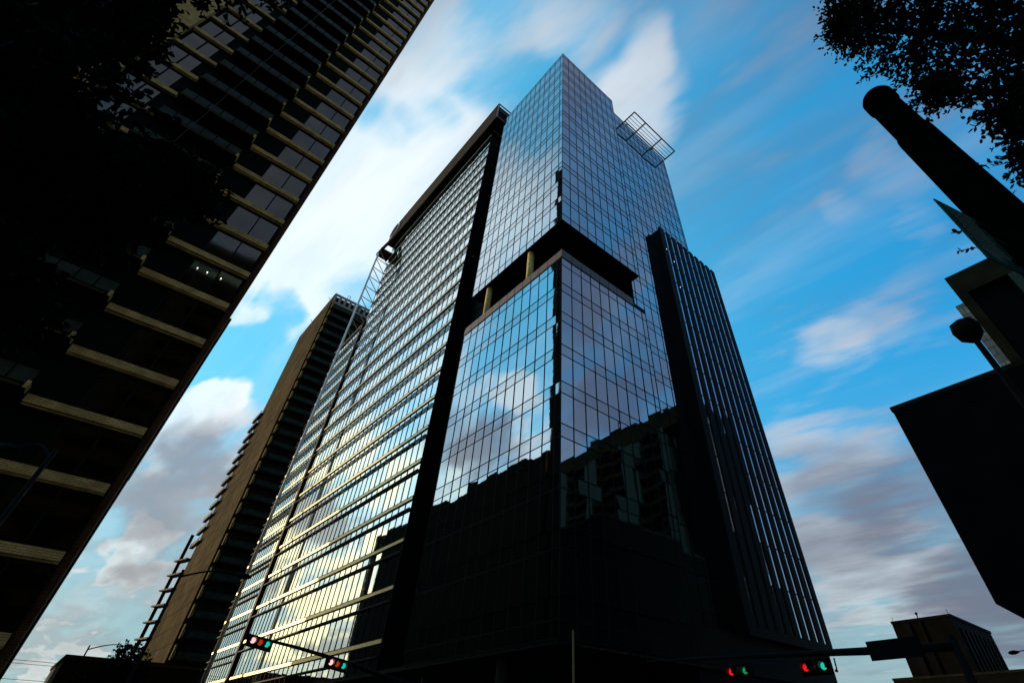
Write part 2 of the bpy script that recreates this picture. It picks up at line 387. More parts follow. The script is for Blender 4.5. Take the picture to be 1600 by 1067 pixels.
# lower block
b = MB(); b.box(CX + .06, 39.9, CY + .06, 47.5, 7.0, 43.9); b.build('lower_block', [SOF], T)
lsl = ls[:-1] + [20.06]
zt = 43.09
for k in range(9):
    zf = 38.93 - 4.24 * (k - 1)
    lo = max(zf - 4.24, 7.0) ; zz = zf - 1.22
    if k == 0: zs = [38.93, 41.86, 43.09]; mi = [0, 1]
    else: zs = [38.93 - 4.24 * k, zf - 1.22, zf]; mi = [0, 1]
    if zs[0] < 7: zs[0] = 7.0
    if zs[1] <= zs[0] + .1: break
    band(T, 'window_band', [(C0, UX, NY, rs), (C0, UY, NX, lsl)], zs, mi, [G_V, G_S], w=0.055, dep=0.04, hw=0.05)
# terrace parapet
b = MB()
for i in range(8): b.box(CX + 1.565 * i + .02, CX + 1.565 * (i + 1) - .06, CY - .10, CY + .10, 43.12, 44.29 if i else 44.35)
b.box(CX - .1, CX + .02, CY - .1, CY + .1, 43.12, 44.35)
s0 = 0.81
for i in range(12): b.box(CX - .10, CX + .10, CY + s0 + 1.582 * i + .02, CY + s0 + 1.582 * (i + 1) - .06, 43.12, 44.27)
b.box(CX - .10, CX + .10, CY + .1, CY + .80, 43.12, 44.27)
b.box(CX - .06, CX + 12.4, CY - .06, CY + .06, 43.06, 44.1); b.box(CX - .06, CX + .06, CY - .06, CY + 20.0, 43.06, 44.1)
b.build('parapet', PAR, T)
# the open terrace storey: recessed wall and columns
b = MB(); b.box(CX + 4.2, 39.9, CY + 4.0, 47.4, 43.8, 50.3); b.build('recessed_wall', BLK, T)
for yy in (34.6, 44.0):
    b = MB(); b.tube([(CX + .85, yy, 43.8), (CX + .85, yy, 50.25)], 0.46, 20); b.build('column', CONC, T)
# recess between corner block and the long wing
b = MB(); b.box(CX + 2.6, CX + 14, 46.9, 53.2, 7, 106.0)
for i in range(24): b.box(CX + 2.5, CX + 2.6, 47.4, 52.4, 9 + 4.18 * i, 9.12 + 4.18 * i)
b.build('recess_wall', BLK, T)
for z in (99.6, 91.0, 62.0):
    b = MB(); b.beam((CX + .3, 50.2, z), (CX + 2.4, 50.2, z), .12, .12); b.build('recess_bracket', GALV, T)
# back slab right of the step
SY = CY + 1.5
sl = [0] + [0.6 + 1.565 * k for k in range(13)] + [19.9]
b = MB(); b.box(39.9, 59.74, SY + .06, 47.2, 7, 106.5); b.build('rear_slab', [SOF], T)
zf = 9.75
while zf < 105:
    z1 = min(zf + 4.18, 106.6)
    band(T, 'window_band', [((39.9, SY, 0), UX, NY, sl)], [zf, zf + 1.27, z1], [1, 0], [G_V, G_S], w=0.055, dep=0.04, hw=0.05); zf += 4.18
# rooftop frame cantilevered off the slab
b = MB(); z = 106.85
for y in (28.9, 25.95): b.beam((45.75, y, z), (60.4, y, z), .24, .24)
for x in (45.75, 49.65, 55.5, 60.4): b.beam((x, 25.95, z), (x, 29.2, z), .24, .24)
for y in (26.9, 27.6, 28.3): b.beam((45.75, y, z), (60.4, y, z), .10, .10)
b.build('rooftop_frame', DKM, T)
for x in (46.4, 55.5):
    b = MB(); b.tube([(x, 28.85, 106.0), (x, 28.85, 106.76)], .16, 10); b.build('frame_bracket', PAR, T)
# dark finned wing on the right
b = MB(); b.box(48.1, 64.4, CY + .05, 40, 9.6, 68.0); b.box(48.1, 64.4, CY - .16, CY + .05, 9.6, 10.4); b.build('dark_wing', BLK, T)
for k in range(9):
    x0 = 49.35 + 1.7 * k
    p = MB(); zs = [10.4 + 4.11 * i for i in range(15)]
    panes(p, (0, CY, 0), UX, NY, [x0 + .12, x0 + .62], zs, [0] * 14, tilt=.002, bow=.001)
    po = p.build('slot_window', G_D, T)
    f = MB()
    f.box(x0 + .62, x0 + .74, CY - .05, CY + .02, zs[0], zs[-1]); f.box(x0, x0 + .12, CY - .05, CY + .02, zs[0], zs[-1])
    for z in zs: f.box(x0 + .12, x0 + .62, CY - .03, CY + .02, z - .05, z + .05)
    f.build('window_frame', MUL, po)
for k in range(10):
    x0 = 48.1 if k == 0 else 50.12 + 1.7 * (k - 1)
    x1 = 49.32 if k == 0 else x0 + .90
    b = MB(); b.box(x0, x1, CY - .085, CY + .05, 10.4, 68.6)
    b.tube([((x0 + x1) / 2, CY + .3, 68.3), ((x0 + x1) / 2, CY + .3, 68.95)], .32, 10)
    b.build('fin', BLK, T)
b = MB()
for x, z in ((48.85, 63.0), (50.4, 61.0), (50.4, 55.0)): b.ball((x, CY - .12, z), .05, n=8)
b.build('facade_lamp', LIT, T)
# long left wing
WY0, WY1 = 52.45, 100.4
ws = [1.582 * k for k in range(30)] + [WY1 - WY0]
b = MB(); b.box(CX + .06, 46, WY0 + .02, WY1, 7.0, 109.3); b.box(CX + .02, CX + 3.2, WY0 + .0, WY0 + .02, 7, 105.2)
b.build('wing_body', [BLK], T)
def ladder(mb, y0, y1, z, step=1.582):
    mb.box(CX - .12, CX - .03, y0, y1, z - .05, z + .04); mb.box(CX - .31, CX - .22, y0, y1, z - .07, z + .06)
    y = y0 + .2
    while y < y1: mb.box(CX - .30, CX + .03, y - .05, y + .05, z - .02, z + .03); y += step
for k in range(-1, 23):
    zb = 9.08 + 4.43 * k; z0 = max(zb, 7.0); z1 = min(zb + 4.43, 109.4)
    if z1 - z0 < 1: continue
    p = MB(); panes(p, (CX, WY0, 0), UY, NX, ws, [z0, z1], [0]); 
    if k == 22: panes(p, (CX, WY0, 0), UX, NY, [0, 1.5, 3.0], [z0, z1], [0])
    po = p.build('window_band', G_W, T)
    f = MB(); grid(f, (CX, WY0, 0), UY, NX, ws, [z0, z1], w=.055, dep=.05, hw=.045)
    f.build('window_frame', MUL, po)
    if k >= 0:
        f = MB()
        f.box(CX - .10, CX + .02, WY0 - .05, WY1, zb, zb + .34); f.build('sill_band', CHA, po)
        f = MB(); f.box(CX - .13, CX + .02, WY0 - .05, WY1, zb - .09, zb - .003); f.box(CX - .13, CX + .02, WY0 - .05, WY1, zb + .343, zb + .39); f.box(CX - .129, CX - .101, WY0 - .05, WY0, zb - .09, zb + .39); f.build('band_trim', MUL, po)
    if k >= 0:
        f = MB(); ladder(f, WY0 - .1, WY1 - .3, zb - 1.05); f.build('sunshade', MUL, po)
b = MB(); b.box(CX, CX + 3.2, WY0 - .04, WY0 + .02, 109.0, 109.4); b.build('wing_cap', CHA, T)
# lower extension beyond the black joint
b = MB(); b.box(CX - .35, CX + .3, WY1 - .1, WY1 + .75, 7, 79.0); b.build('joint_fin', BLK, T)
EY0, EY1 = WY1 + .75, 117.2
b = MB(); b.box(CX + .06, 44, EY0, EY1 - .05, 7, 77.9); b.build('extension_body', BLK, T)
es = [1.3 * k for k in range(13)] + [EY1 - EY0]
for k in range(-1, 16):
    zb = 9.08 + 4.43 * k; z0 = max(zb, 7); z1 = min(zb + 4.43, 78.0)
    if z1 - z0 < 1: continue
    p = MB(); panes(p, (CX, EY0, 0), UY, NX, es, [z0, z1], [0]); po = p.build('window_band', G_W, T)
    f = MB(); grid(f, (CX, EY0, 0), UY, NX, es, [z0, z1], w=.055, dep=.05, hw=.045); f.build('window_frame', MUL, po)
    if k >= 0:
        f = MB(); f.box(CX - .10, CX + .02, EY0, EY1, zb, zb + .36); f.build('sill_band', CHA, po)
        f = MB(); ladder(f, EY0, EY1 + .3, zb - 1.05, 1.3); ladder(f, EY0, EY1 + .3, zb - 2.0, 1.3); f.build('sunshade', MUL, po)
b = MB(); b.box(CX - .3, CX + 1, EY0, EY1 + .2, 77.9, 78.3); b.build('extension_cap', PAR, T)
# roof screen of the wing (canopy), lit bronze outside and black below
b = MB(); b.box(23.6, 23.85, 49.2, 103.2, 109.2, 116.0); b.box(23.5, 23.6, 49.2, 103.2, 115.6, 116.05); b.build('roof_screen', FASC, T)
b = MB(); b.box(23.85, 44, 49.2, 103.2, 109.45, 109.75); b.build('canopy_soffit', BLK, T)
b = MB()
for z in (109.5, 113.2, 115.9): b.beam((23.7, 49.15, z), (31, 49.15, z), .22, .28)
b.beam((23.72, 49.15, 109.3), (23.72, 49.15, 116), .25, .25); b.build('screen_frame', PAR, T)
b = MB(); b.box(23.85, 44, 49.4, 103, 109.75, 115.4); b.build('plant_room', BLK, T)
b = MB()
for a in range(24):
    t0, t1 = 2 * math.pi * a / 24, 2 * math.pi * (a + 1) / 24
    b.beam((23.35, 99.6 + 2.6 * math.cos(t0), 112.6 + 2.6 * math.sin(t0)), (23.35, 99.6 + 2.6 * math.cos(t1), 112.6 + 2.6 * math.sin(t1)), .3, .3)
b.build('ring_emblem', WHM, T)
# outrigger mast with zigzag bracing
b = MB(); b.tube([(21.55, 99.6, 0), (21.55, 99.6, 101.0)], .24, 12); b.build('mast', WHM, T)
for i in range(9):
    z = 70.5 + 3.6 * i
    b = MB(); b.beam((21.55, 99.6, z), (25.0, 100.3, z), .14, .14); b.beam((21.55, 99.6, z + 3.2), (25.0, 100.3, z + .1), .14, .14); b.build('bracing', GALV, T)
b = MB()
b.beam((21.55, 99.6, 101), (23.6, 101.5, 109.4), .3, .3); b.box(21.8, 25.2, 100.0, 103.0, 103.2, 104.2); b.beam((21.9, 102.5, 103.6), (23.7, 103.0, 109.4), .5, .5)
b.beam((22.2, 100, 104), (23.7, 100.5, 109.4), .7, .7); b.build('canopy_bracket', FASC, T)
# lobby
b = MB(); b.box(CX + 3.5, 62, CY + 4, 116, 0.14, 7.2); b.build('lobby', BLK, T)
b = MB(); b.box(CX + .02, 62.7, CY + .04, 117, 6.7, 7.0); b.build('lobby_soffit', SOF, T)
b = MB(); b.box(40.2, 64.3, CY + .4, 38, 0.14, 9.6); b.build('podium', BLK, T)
for yy in (34.5, 44.0, 56, 66, 76, 86, 96, 106): 
    b = MB(); b.tube([(CX + .9, yy, .14), (CX + .9, yy, 6.75)], .45, 18); b.build('lobby_column', OLI if yy < 40 else DCON, T)
b = MB()
for i in range(9): b.box(CX + 2 + i * 1.6, CX + 3.3 + i * 1.6, CY - .05, CY + .02, 6.72, 6.78)
b.build('soffit_trim', RED, T)

# ------------------------------------------------------------------ left tower (tan ledges and balconies)
LT = thing('ledge_tower', 'dark apartment tower with tan brick ledges and stacked balconies, filling the upper left', 'skyscraper', (-20, 38, 0))
LY = 38.0; P = 3.51; Z0 = 11.95 - 2 * P; NF = 34
b = MB()
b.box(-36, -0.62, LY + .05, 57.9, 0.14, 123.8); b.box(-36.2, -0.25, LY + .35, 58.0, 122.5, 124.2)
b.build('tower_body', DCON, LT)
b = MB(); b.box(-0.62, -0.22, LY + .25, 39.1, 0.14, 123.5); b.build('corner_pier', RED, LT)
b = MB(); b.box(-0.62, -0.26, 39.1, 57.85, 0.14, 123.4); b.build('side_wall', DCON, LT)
for x0, x1 in ((-0.80, -0.66),):
    for k in range(NF):
        pass
for k in range(NF):
    z = Z0 + P * k
    # right bay: ledge, panes
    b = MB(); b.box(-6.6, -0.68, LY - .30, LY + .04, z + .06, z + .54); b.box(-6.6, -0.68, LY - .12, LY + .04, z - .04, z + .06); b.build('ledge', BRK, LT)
    p = MB(); panes(p, (0, LY + .02, 0), UX, NY, [-4.35, -2.55], [z + .66, z + P - .2], [0], .004, .002)
    panes(p, (0, LY + .02, 0), UX, NY, [-2.47, -0.86], [z + .66, z + P - .2], [0], .004, .002)
    po = p.build('window', G_L, LT)
    f = MB(); f.box(-4.45, -.82, LY - .06, LY + .04, z + P - .2, z + P - .1); f.box(-2.56, -2.46, LY - .05, LY + .04, z + .66, z + P - .2); f.box(-4.45, -4.35, LY - .05, LY + .04, z + .66, z + P - .2); f.build('window_frame', MUL, po)
for k in range(NF):
    z = Z0 + P * k + .45
    # balcony: slab, balustrade, end post
    b = MB(); b.box(-13.3, -6.75, LY - 1.1, LY + .04, z, z + .22); bo = b.build('balcony', DCON, LT)
    f = MB(); f.box(-13.3, -6.75, LY - 1.14, LY - 1.10, z + .02, z + .14); f.build('slab_edge', OCH, bo)
    f = MB()
    for i in range(6): f.box(-13.2 + i * 1.09, -12.2 + i * 1.09, LY - 1.06, LY - 1.02, z + .3, z + 1.15)
    f.build('balustrade', G_B, bo)
    f = MB(); f.box(-6.88, -6.70, LY - 1.15, LY - .3, z + .0, z + .45); f.build('end_post', BRK, bo)
for k in range(NF):
    z = Z0 + P * k + .8
    b = MB(); b.box(-17.2, -13.5, LY - .30, LY + .04, z + .04, z + .50); b.build('ledge', BRK, LT)
    p = MB(); panes(p, (0, LY + .02, 0), UX, NY, [-15.6, -14.5], [z + .62, z + P - .1], [0], .004, .002); panes(p, (0, LY + .02, 0), UX, NY, [-17.0, -15.7], [z + .62, z + P - .1], [0], .004, .002)
    po = p.build('window', G_L, LT)
    f = MB(); f.box(-15.7, -15.6, LY - .05, LY + .04, z + .62, z + P - .1); f.build('window_frame', MUL, po)
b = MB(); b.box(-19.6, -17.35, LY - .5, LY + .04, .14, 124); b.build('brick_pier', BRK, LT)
for k in range(8, NF):
    z = Z0 + P * k + .45
    b = MB(); b.box(-35.5, -20, LY - 1.1, LY + .04, z, z + .2); b.box(-35.5, -20, LY - 1.14, LY - 1.1, z, z + 1.1); b.build('balcony', DCON, LT)
b = MB(); b.tube([(-10.7, LY - 1.25, 8), (-10.7, LY - 1.25, 122)], .022, 6)
b.build('downpipe', PIPE, LT)
b = MB()
for x in (-3.9, -3.2, -2.2): b.ball((x, LY - .06, 28.5), .045, n=8)
b.build('room_lamp', LIT, LT)

# podium block behind the left tower
PB = thing('podium_block', 'lower brown block whose lit corner shows at the right edge of the left tower', 'building', (-15, 88, 0))
b = MB(); b.box(-34, -0.12, 58.3, 119, .14, 37.6); b.build('wall', DCON, PB)
b = MB(); b.box(-34.1, -0.02, 58.03, 58.3, 34.5, 38.2); b.build('cornice', RED, PB)
b = MB(); b.box(-34.1, -0.04, 58.3, 119.1, 37.2, 38.2); b.build('roof_edge', DCON, PB)
b = MB(); b.box(-30, -1.5, 66, 84, 38.2, 40.2); b.box(-20, -2.5, 96, 108, 38.2, 41); b.build('rooftop_plant', DCON, PB)

# ------------------------------------------------------------------ far apartment tower
FT = thing('balcony_tower', 'slim ochre apartment tower with dark balconies, between the left tower and the glass tower', 'skyscraper', (28, 150, 0))
FX0, FX1, FY0, FY1 = 22.2, 37, 140.0, 172.0
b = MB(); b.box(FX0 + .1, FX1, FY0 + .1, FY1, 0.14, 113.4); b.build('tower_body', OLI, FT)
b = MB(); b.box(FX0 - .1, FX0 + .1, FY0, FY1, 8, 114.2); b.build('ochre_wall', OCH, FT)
b = MB(); b.box(FX0, FX1, FY0 - .15, FY0 + .1, 113.7, 114.6); b.box(FX0, FX1, FY0 - .15, FY0 + .1, 110.4, 111.2)
for i in range(9): b.box(FX0 + i * 1.8, FX0 + i * 1.8 + .8, FY0 - .12, FY0 + .1, 111.2, 113.7)
b.build('roof_parapet', PNK, FT)
for k in range(31):
    z = 4 + 3.45 * k
    b = MB(); b.box(FX0 + .6, FX1 - .2, FY0 - 1.6, FY0 + .1, z, z + .3)
    bo = b.build('balcony', OLI, FT)
    f = MB(); f.box(FX0 + .6, FX0 + .75, FY0 - 1.65, FY0, z + .3, z + 1.4); f.box(FX0 + .3, FX0 + .6, FY0 - 1.4, FY0 + 0, z, z + 2.4); f.build('side_screen', TRM, bo)
    f = MB(); f.box(FX0 + 1.2, FX1 - .3, FY0 - 1.58, FY0 - 1.54, z + .3, z + 1.35); f.build('balustrade', G_B, bo)
for k in range(22):
    z = 7 + 3.45 * k
    if k < 10:
        b = MB(); b.beam((FX0 - .1, FY1 - .5, z + .15), (FX0 - 1.9, FY1 + 5, z + .15), 2.0, .35); b.build('side_balcony', BLK, FT)
    else:
        b = MB(); b.box(FX0 - 1.0, FX0 - .1, FY1 - 5, FY1 + 4, z, z + .25); b.box(FX0 - 1.0, FX0 - .9, FY1 - 5, FY1 + 4, z + .2, z + 1.2); b.build('side_balcony', BLK, FT)
b = MB(); b.beam((FX0 - 1.6, FY1 + 4.5, 2), (FX0 - 1.6, FY1 + 4.5, 45), .8, .5); b.build('balcony_post', DKM, FT)
for y, z in ((144, 114.2), (160, 114.2)):
    b = MB(); b.tube([(FX0, y, z), (FX0 - .9, y, z + .6)], .08, 6); b.build('roof_spike', DKM, FT)
b = MB()
b.tube([(FX0 + 4.2, FY0, 114.5), (FX0 + 4.2, FY0, 116)], .1, 6); b.tube([(FX0 + 5.0, FY0, 114.5), (FX0 + 5.0, FY0, 116)], .1, 6); b.tube([(FX0 + 4.2, FY0, 116), (FX0 + 5.0, FY0, 116)], .1, 6)
b.build('roof_ladder', GALV, FT)

# ------------------------------------------------------------------ low building bottom left
LB = thing('low_building', 'small flat-roofed building behind the street lamp at the bottom left', 'building', (8, 104, 0))
b = MB(); b.box(4.75, 21.0, 100, 118, .14, 9.9); b.build('wall', OLI, LB)
b = MB(); b.box(4.6, 21.1, 99.85, 118.1, 9.9, 10.35); b.build('roof', OCH, LB)
for x in (6, 9.2, 12.4, 15.6): 
    b = MB(); b.box(x, x + 1.8, 99.93, 100.0, 5.8, 7.8); b.build('window', G_L, LB)

# ------------------------------------------------------------------ right side buildings
BB = thing('blank_building', 'big black blank-walled block jutting over the street at the right edge', 'building', (65, -10, 0))
b = MB(); b.box(50, 84, -40, 8.82, 9.7, 25.0); b.build('wall', DCON, BB)
b = MB(); b.box(49.9, 84, -40.05, 8.9, 25.0, 25.42); b.build('roof_coping', OLI, BB)
b = MB(); b.box(54, 84, -40, 1.5, .14, 9.7); b.build('ground_floor', DCON, BB)
b = MB()
for i in range(9): b.box(49.93, 50.0, 4.2 - i * .42, 4.38 - i * .42, 12.2, 14.6)
b.build('wall_grille', OLI, BB)
RB = thing('terrace_block', 'tan framed apartment block with stone tile edge, behind the round lamp at right', 'building', (110, -28, 0))
b = MB(); b.box(100.6, 113, -82, -1.75, .14, 67.8); b.build('wall', DCON, RB)
b = MB(); b.box(98.9, 100.6, -82, -1.65, 64.0, 68.7)
b.box(98.9, 100.6, -3.2, -1.65, .14, 64.0); b.build('frame_wall', FRM, RB)
b = MB(); b.box(98.9, 101.2, -1.65, -0.27, .14, 62.3); b.build('tiled_wall', TIL, RB)
b = MB(); b.box(101.2, 113, -1.65, -0.32, .14, 62.2); b.build('side_wall', DCON, RB)
for k in range(17):
    z = 3 + 3.6 * k
    b = MB()
    b.box(98.9, 100.6, -63.5, -16, z, z + .3)
    bo = b.build('balcony', OLI, RB)
    f = MB(); f.box(98.82, 98.9, -63.5, -16, z + .3, z + 1.0)
    f.build('balustrade', FRM, bo)
for y0 in (-9.5, -23.5, -38, -52, -66):
    b = MB(); b.box(98.6, 100.6, y0 - 5.8, y0, .14, 63.8); b.build('panel_bay', GRN, RB)
b = MB(); b.box(103, 111, -44, -24, 67.8, 72.5); b.tube([(105, -33, 72.5), (105, -33, 80)], .12, 6); b.build('rooftop_plant', DCON, RB)

SB = thing('rear_block', 'dark office block across the street behind the viewer, seen only mirrored in glass', 'building', (-20, -45, 0))
b = MB(); b.box(-95, 42, -62, -30, .14, 84); b.build('wall', DCON, SB)
b = MB(); b.box(-60, -25, -60, -34, 84, 89); b.box(-95.2, 42.2, -62.2, -29.8, 84, 84.8); b.build('roof', OLI, SB)
for k in range(19):
    b = MB(); b.box(-94, 41, -30.0, -29.9, 5 + 4 * k, 6.9 + 4 * k); b.build('window_band', G_L, SB)
RL = thing('ribbed_building', 'distant dark box-shaped building with ribbed side at the lower right', 'building', (160, 42, 0))
b = MB(); b.box(150, 179, 35.8, 48.2, .14, 24.8); b.build('wall', DOL, RL)
b = MB(); b.box(149.8, 179.1, 35.6, 48.3, 24.8, 25.3); b.build('roof_coping', DCON, RL)
for i in range(8): 
    b = MB(); b.box(153 + i * 3.2, 154.4 + i * 3.2, 35.45, 35.8, 8, 23.0); b.build('pilaster', DCON, RL)
b = MB(); b.box(149.6, 150, 44.5, 45.8, .14, 24.7); b.box(149.6, 150, 42, 42.4, .14, 24.7); b.build('wall_rib', DCON, RL)
b = MB(); b.tube([(151, 42.5, 25.2), (151, 42.5, 26.2)], .12, 6); b.ball((151, 42.5, 26.3), .3); b.tube([(151, 48, 25.2), (151, 48, 26.2)], .05, 6); b.tube([(151, 36.2, 25.2), (151, 36.2, 26.4)], .05, 6); b.build('rooftop_vent', DKM, RL)
RW = thing('low_podium', 'very low dark building at the foot of the distant ribbed one', 'building', (160, 30, 0))
b = MB(); b.box(147, 149.5, 18, 51.5, .14, 14.4); b.box(149.5, 200, 14, 35.4, .14, 14.2); b.build('wall', DCON, RW)
b = MB(); b.box(146.9, 149.4, 17.9, 51.6, 14.4, 14.8); b.build('roof_coping', OLI, RW)

# ------------------------------------------------------------------ street lamps
def lamp(label, x, y, h, arm, ang, droop=0.0, name='street_lamp'):
    t = thing(name, label, 'street lamp', (x, y, .14), 'curved-arm street lamps')
    b = MB(); b.tube([(x, y, .14), (x, y, 1.0), (x, y, h)], [.14, .11, .07], 12); b.build('pole', DKM, t)
    c, s = math.cos(ang), math.sin(ang); b = MB(); pts = []
    for i in range(11):
        q = i / 10; pts.append((x + c * arm * q, y + s * arm * q, h - .35 + .62 * math.sin(q * math.pi * .62) - droop * q * q))
    b.tube(pts, [.055 - .02 * i / 10 for i in range(11)], 8); b.build('arm', DKM, t)
    e = pts[-1]; b = MB()
    hp = [(e[0] + c * q, e[1] + s * q, e[2] - .02 - .05 * q) for q in (-.1, .05, .3, .6, .8)]
    b.tube(hp, [.05, .10, .17, .15, .05], 12); b.build('lamp_head', DKM, t)
    return t
lamp('street lamp whose curved arm crosses in front of the dark slim tower', 4.7, 37, 8.95, 2.75, R(-2))
lamp('farther street lamp at the bottom left, in front of the small flat-roofed building', 4.95, 76, 9.1, 2.9, 0)
lamp('street lamp barely visible against the black wall of the left tower', -2.35, 23, 8.9, 1.1, R(150), .3)
lamp('street lamp with only its head showing at the bottom right edge', 68.5, 9.2, 8.75, 3.1, R(92))

# round lamp at the right
RLp = thing('round_lamp', 'round-headed lamp on a thin pole at the right, in front of the tiled wall', 'street lamp', (10.2, 0.02, .14))
b = MB(); b.tube([(10.2, 0.03, .14), (10.2, 0.03, 7.05)], [.075, .05], 12); b.build('pole', DKM, RLp)
b = MB(); b.tube([(10.2, .03, 7.05), (10.2, .03, 7.10), (10.18, .04, 7.15), (10.12, .05, 7.32), (10.07, .06, 7.46), (10.05, .06, 7.50)], [.06, .12, .19, .225, .18, .03], 24); b.build('lamp_head', DKM, RLp)

# ------------------------------------------------------------------ traffic signals
def head(parent, c, along, face, L, mats, back=True):
    """horizontal three-lens head; c centre, along = unit vector red->green, face = unit vector towards the traffic"""
    c, a, n = Vector(c), Vector(along), Vector(face); u = Vector((0, 0, 1))
    b = MB(); hw, hh, hd = L / 2, .19, .12
    def blk(mb, ca, cz, da, dz, d0, d1):
        k = len(mb.v)
        for z in (-dz, dz):
            for i, j in ((-da, d0), (da, d0), (da, d1), (-da, d1)): mb.v.append(tuple(c + a * (ca + i) + n * j + u * (cz + z)))
        for f in ((0, 3, 2, 1), (4, 5, 6, 7), (0, 1, 5, 4), (1, 2, 6, 5), (2, 3, 7, 6), (3, 0, 4, 7)): mb.f.append(tuple(k + i for i in f)); mb.mi.append(0); mb.sm.append(False)
    blk(b, 0, 0, hw, hh, -hd, hd); blk(b, 0, 0, hw + .09, hh + .09, -hd + .02, -hd + .05)
    h = b.build('signal_head', SGN2, parent)
    for i, mname in enumerate(mats):
        o = (i - 1) * L / 3
        q = c + a * o + n * hd
        lb = MB(); lb.tube([q, q + n * .03, q + n * .045], [.135, .12, .02], 18); lb.build('lens', MATS[mname], h)
        hb = MB()
        for j in range(12):
            t0, t1 = math.pi * (-.15 + 1.3 * j / 12), math.pi * (-.15 + 1.3 * (j + 1) / 12)
            w = [q + a * math.cos(t) * .15 + u * math.sin(t) * .15 for t in (t0, t1)]
            hb.face([w[0], w[1], w[1] + n * .22, w[0] + n * .22]); hb.face([w[0] + u * .012, w[0] + n * .22 + u * .012, w[1] + n * .22 + u * .012, w[1] + u * .012])
        hb.build('hood', HOOD, h)
    return h
S1 = thing('traffic_signal', 'traffic signal whose arm with two heads crosses the bright glass wing', 'traffic signal', (20.6, 36, .14), 'mast-arm traffic signals')
b = MB(); b.tube([(20.6, 36, .14), (20.6, 36, 5.2)], [.16, .13], 14); b.build('pole', DKM, S1)
b = MB(); b.tube([(20.6, 36, 4.72), (18.7, 36, 4.92), (15.0, 36, 5.58), (12, 36, 5.98), (9.6, 36, 6.22)], [.13, .12, .10, .085, .06], 10); b.build('mast_arm', DKM, S1)
head(S1, (9.75, 35.8, 5.98), (1, 0, -.13), (0, -1, 0), 1.22, ('red_lamp_bright', 'amber_lens', 'green_lamp'))
head(S1, (14.45, 35.8, 5.40), (1, 0, -.13), (0, -1, 0), 1.22, ('red_lamp_bright', 'amber_lens', 'green_lamp'))
S2 = thing('traffic_signal', 'traffic signal with two dim heads and a street name plate, lower right', 'traffic signal', (26.5, 6.6, .14), 'mast-arm traffic signals')
b = MB(); b.tube([(26.5, 6.6, .14), (26.5, 6.6, 5.1)], [.17, .14], 14); b.build('pole', DKM, S2)
b = MB(); b.tube([(26.5, 6.6, 4.78), (26.5, 10, 4.92), (26.5, 16, 5.22), (26.5, 21.8, 5.47)], [.15, .14, .09, .055], 10); b.build('mast_arm', DKM, S2)
head(S2, (26.25, 12.15, 4.52), (0, -1, 0), (-1, 0, 0), 1.22, ('red_lamp', 'amber_lens_unlit', 'green_lamp'))
head(S2, (26.25, 15.95, 4.62), (0, -1, 0), (-1, 0, 0), 1.15, ('red_lamp', 'amber_lens_unlit', 'green_lamp_dim'))
b = MB(); b.box(26.30, 26.34, 7.7, 9.75, 4.55, 5.2); sp = b.build('name_plate', SGN2, S2)
b = MB(); b.tube([(26.5, 11.35, 4.8), (26.42, 11.35, 4.35)], .03, 8); b.tube([(26.42, 11.35, 4.35), (26.3, 11.35, 4.35)], .05, 8); b.build('bracket', DKM, S2)

# thin pole by the tower corner
b = MB(); b.tube([(20.7, 21.75, .14), (20.7, 21.75, 6.2)], [.07, .055], 10); b.ball((20.7, 21.75, 6.22), .06, n=8)
o = b.build('slim_post', mat('weathered_post', (0.22, 0.15, 0.07), .8, spec=.05, var=.2, vscale=4)); tag(o, 'thin pale post standing before the black corner of the glass tower', 'post')

# ------------------------------------------------------------------ big pole and its sign at the right
BP = thing('round_column', 'thick black round pole with capped top, leaning in from the right edge', 'pole', (5.34, -.80, .14))
px_, py_ = 5.34, -.80
b = MB(); b.tube([(px_, py_, .14), (px_, py_, 7.25)], [.235, .200], 28); b.build('lower_shaft', WOOD, BP)
b = MB(); b.tube([(px_, py_, 7.25), (px_, py_, 7.33), (px_, py_, 7.34), (px_, py_, 8.2)], [.200, .195, .178, .178], 28); b.build('upper_shaft', WOOD, BP)
b = MB(); b.tube([(px_, py_, 8.12), (px_, py_, 8.14), (px_, py_, 8.34), (px_, py_, 8.40)], [.178, .197, .197, .17], 28); b.build('cap', WOOD, BP)
for z in (4.6, 5.1):
    b = MB(); b.tube([(px_ - .1, py_ + .1, z), (4.62, -.53, z)], .025, 8); b.build('sign_bracket', DKM, BP)
A = Vector((4.2, -.377, 0)); Bq = Vector((4.72, -.545, 0)); dr = (Bq - A).normalized(); nn = Vector((-dr[1], dr[0], 0)); 
if nn.dot(Vector((0, 0, 0)) - A) < 0: nn = -nn
b = MB()
def plate(mb, s0, s1, z0, z1, d0, d1):
    k = len(mb.v)
    for z in (z0, z1):
        for s, d in ((s0, d0), (s1, d0), (s1, d1), (s0, d1)): p = A + dr * s + nn * d; mb.v.append((p[0], p[1], z))
    for f in ((0, 3, 2, 1), (4, 5, 6, 7), (0, 1, 5, 4), (1, 2, 6, 5), (2, 3, 7, 6), (3, 0, 4, 7)): mb.f.append(tuple(k + i for i in f)); mb.mi.append(0); mb.sm.append(False)
Lp = (Bq - A).length
plate(b, 0, Lp, 4.445, 5.245, 0, .012)
sg = b.build('sign_panel', SIGNG, BP, label='teal-green sign panel with rows of tiny pale lettering')
b = MB()
r2 = random.Random(3)
for i in range(15):
    z = 5.19 - i * .042; s = .05 + r2.random() * .05
    while s < Lp - .12:
        w = r2.uniform(.02, .07); plate(b, s, min(s + w, Lp - .05), z, z + .012, .013, .016); s += w + .015
for i in range(12):
    z = 4.59 - i * .009; plate(b, .05 + i * .01, .24 + r2.random() * .1, z, z + .004, .013, .016)
b.build('lettering', SIGNW, sg)

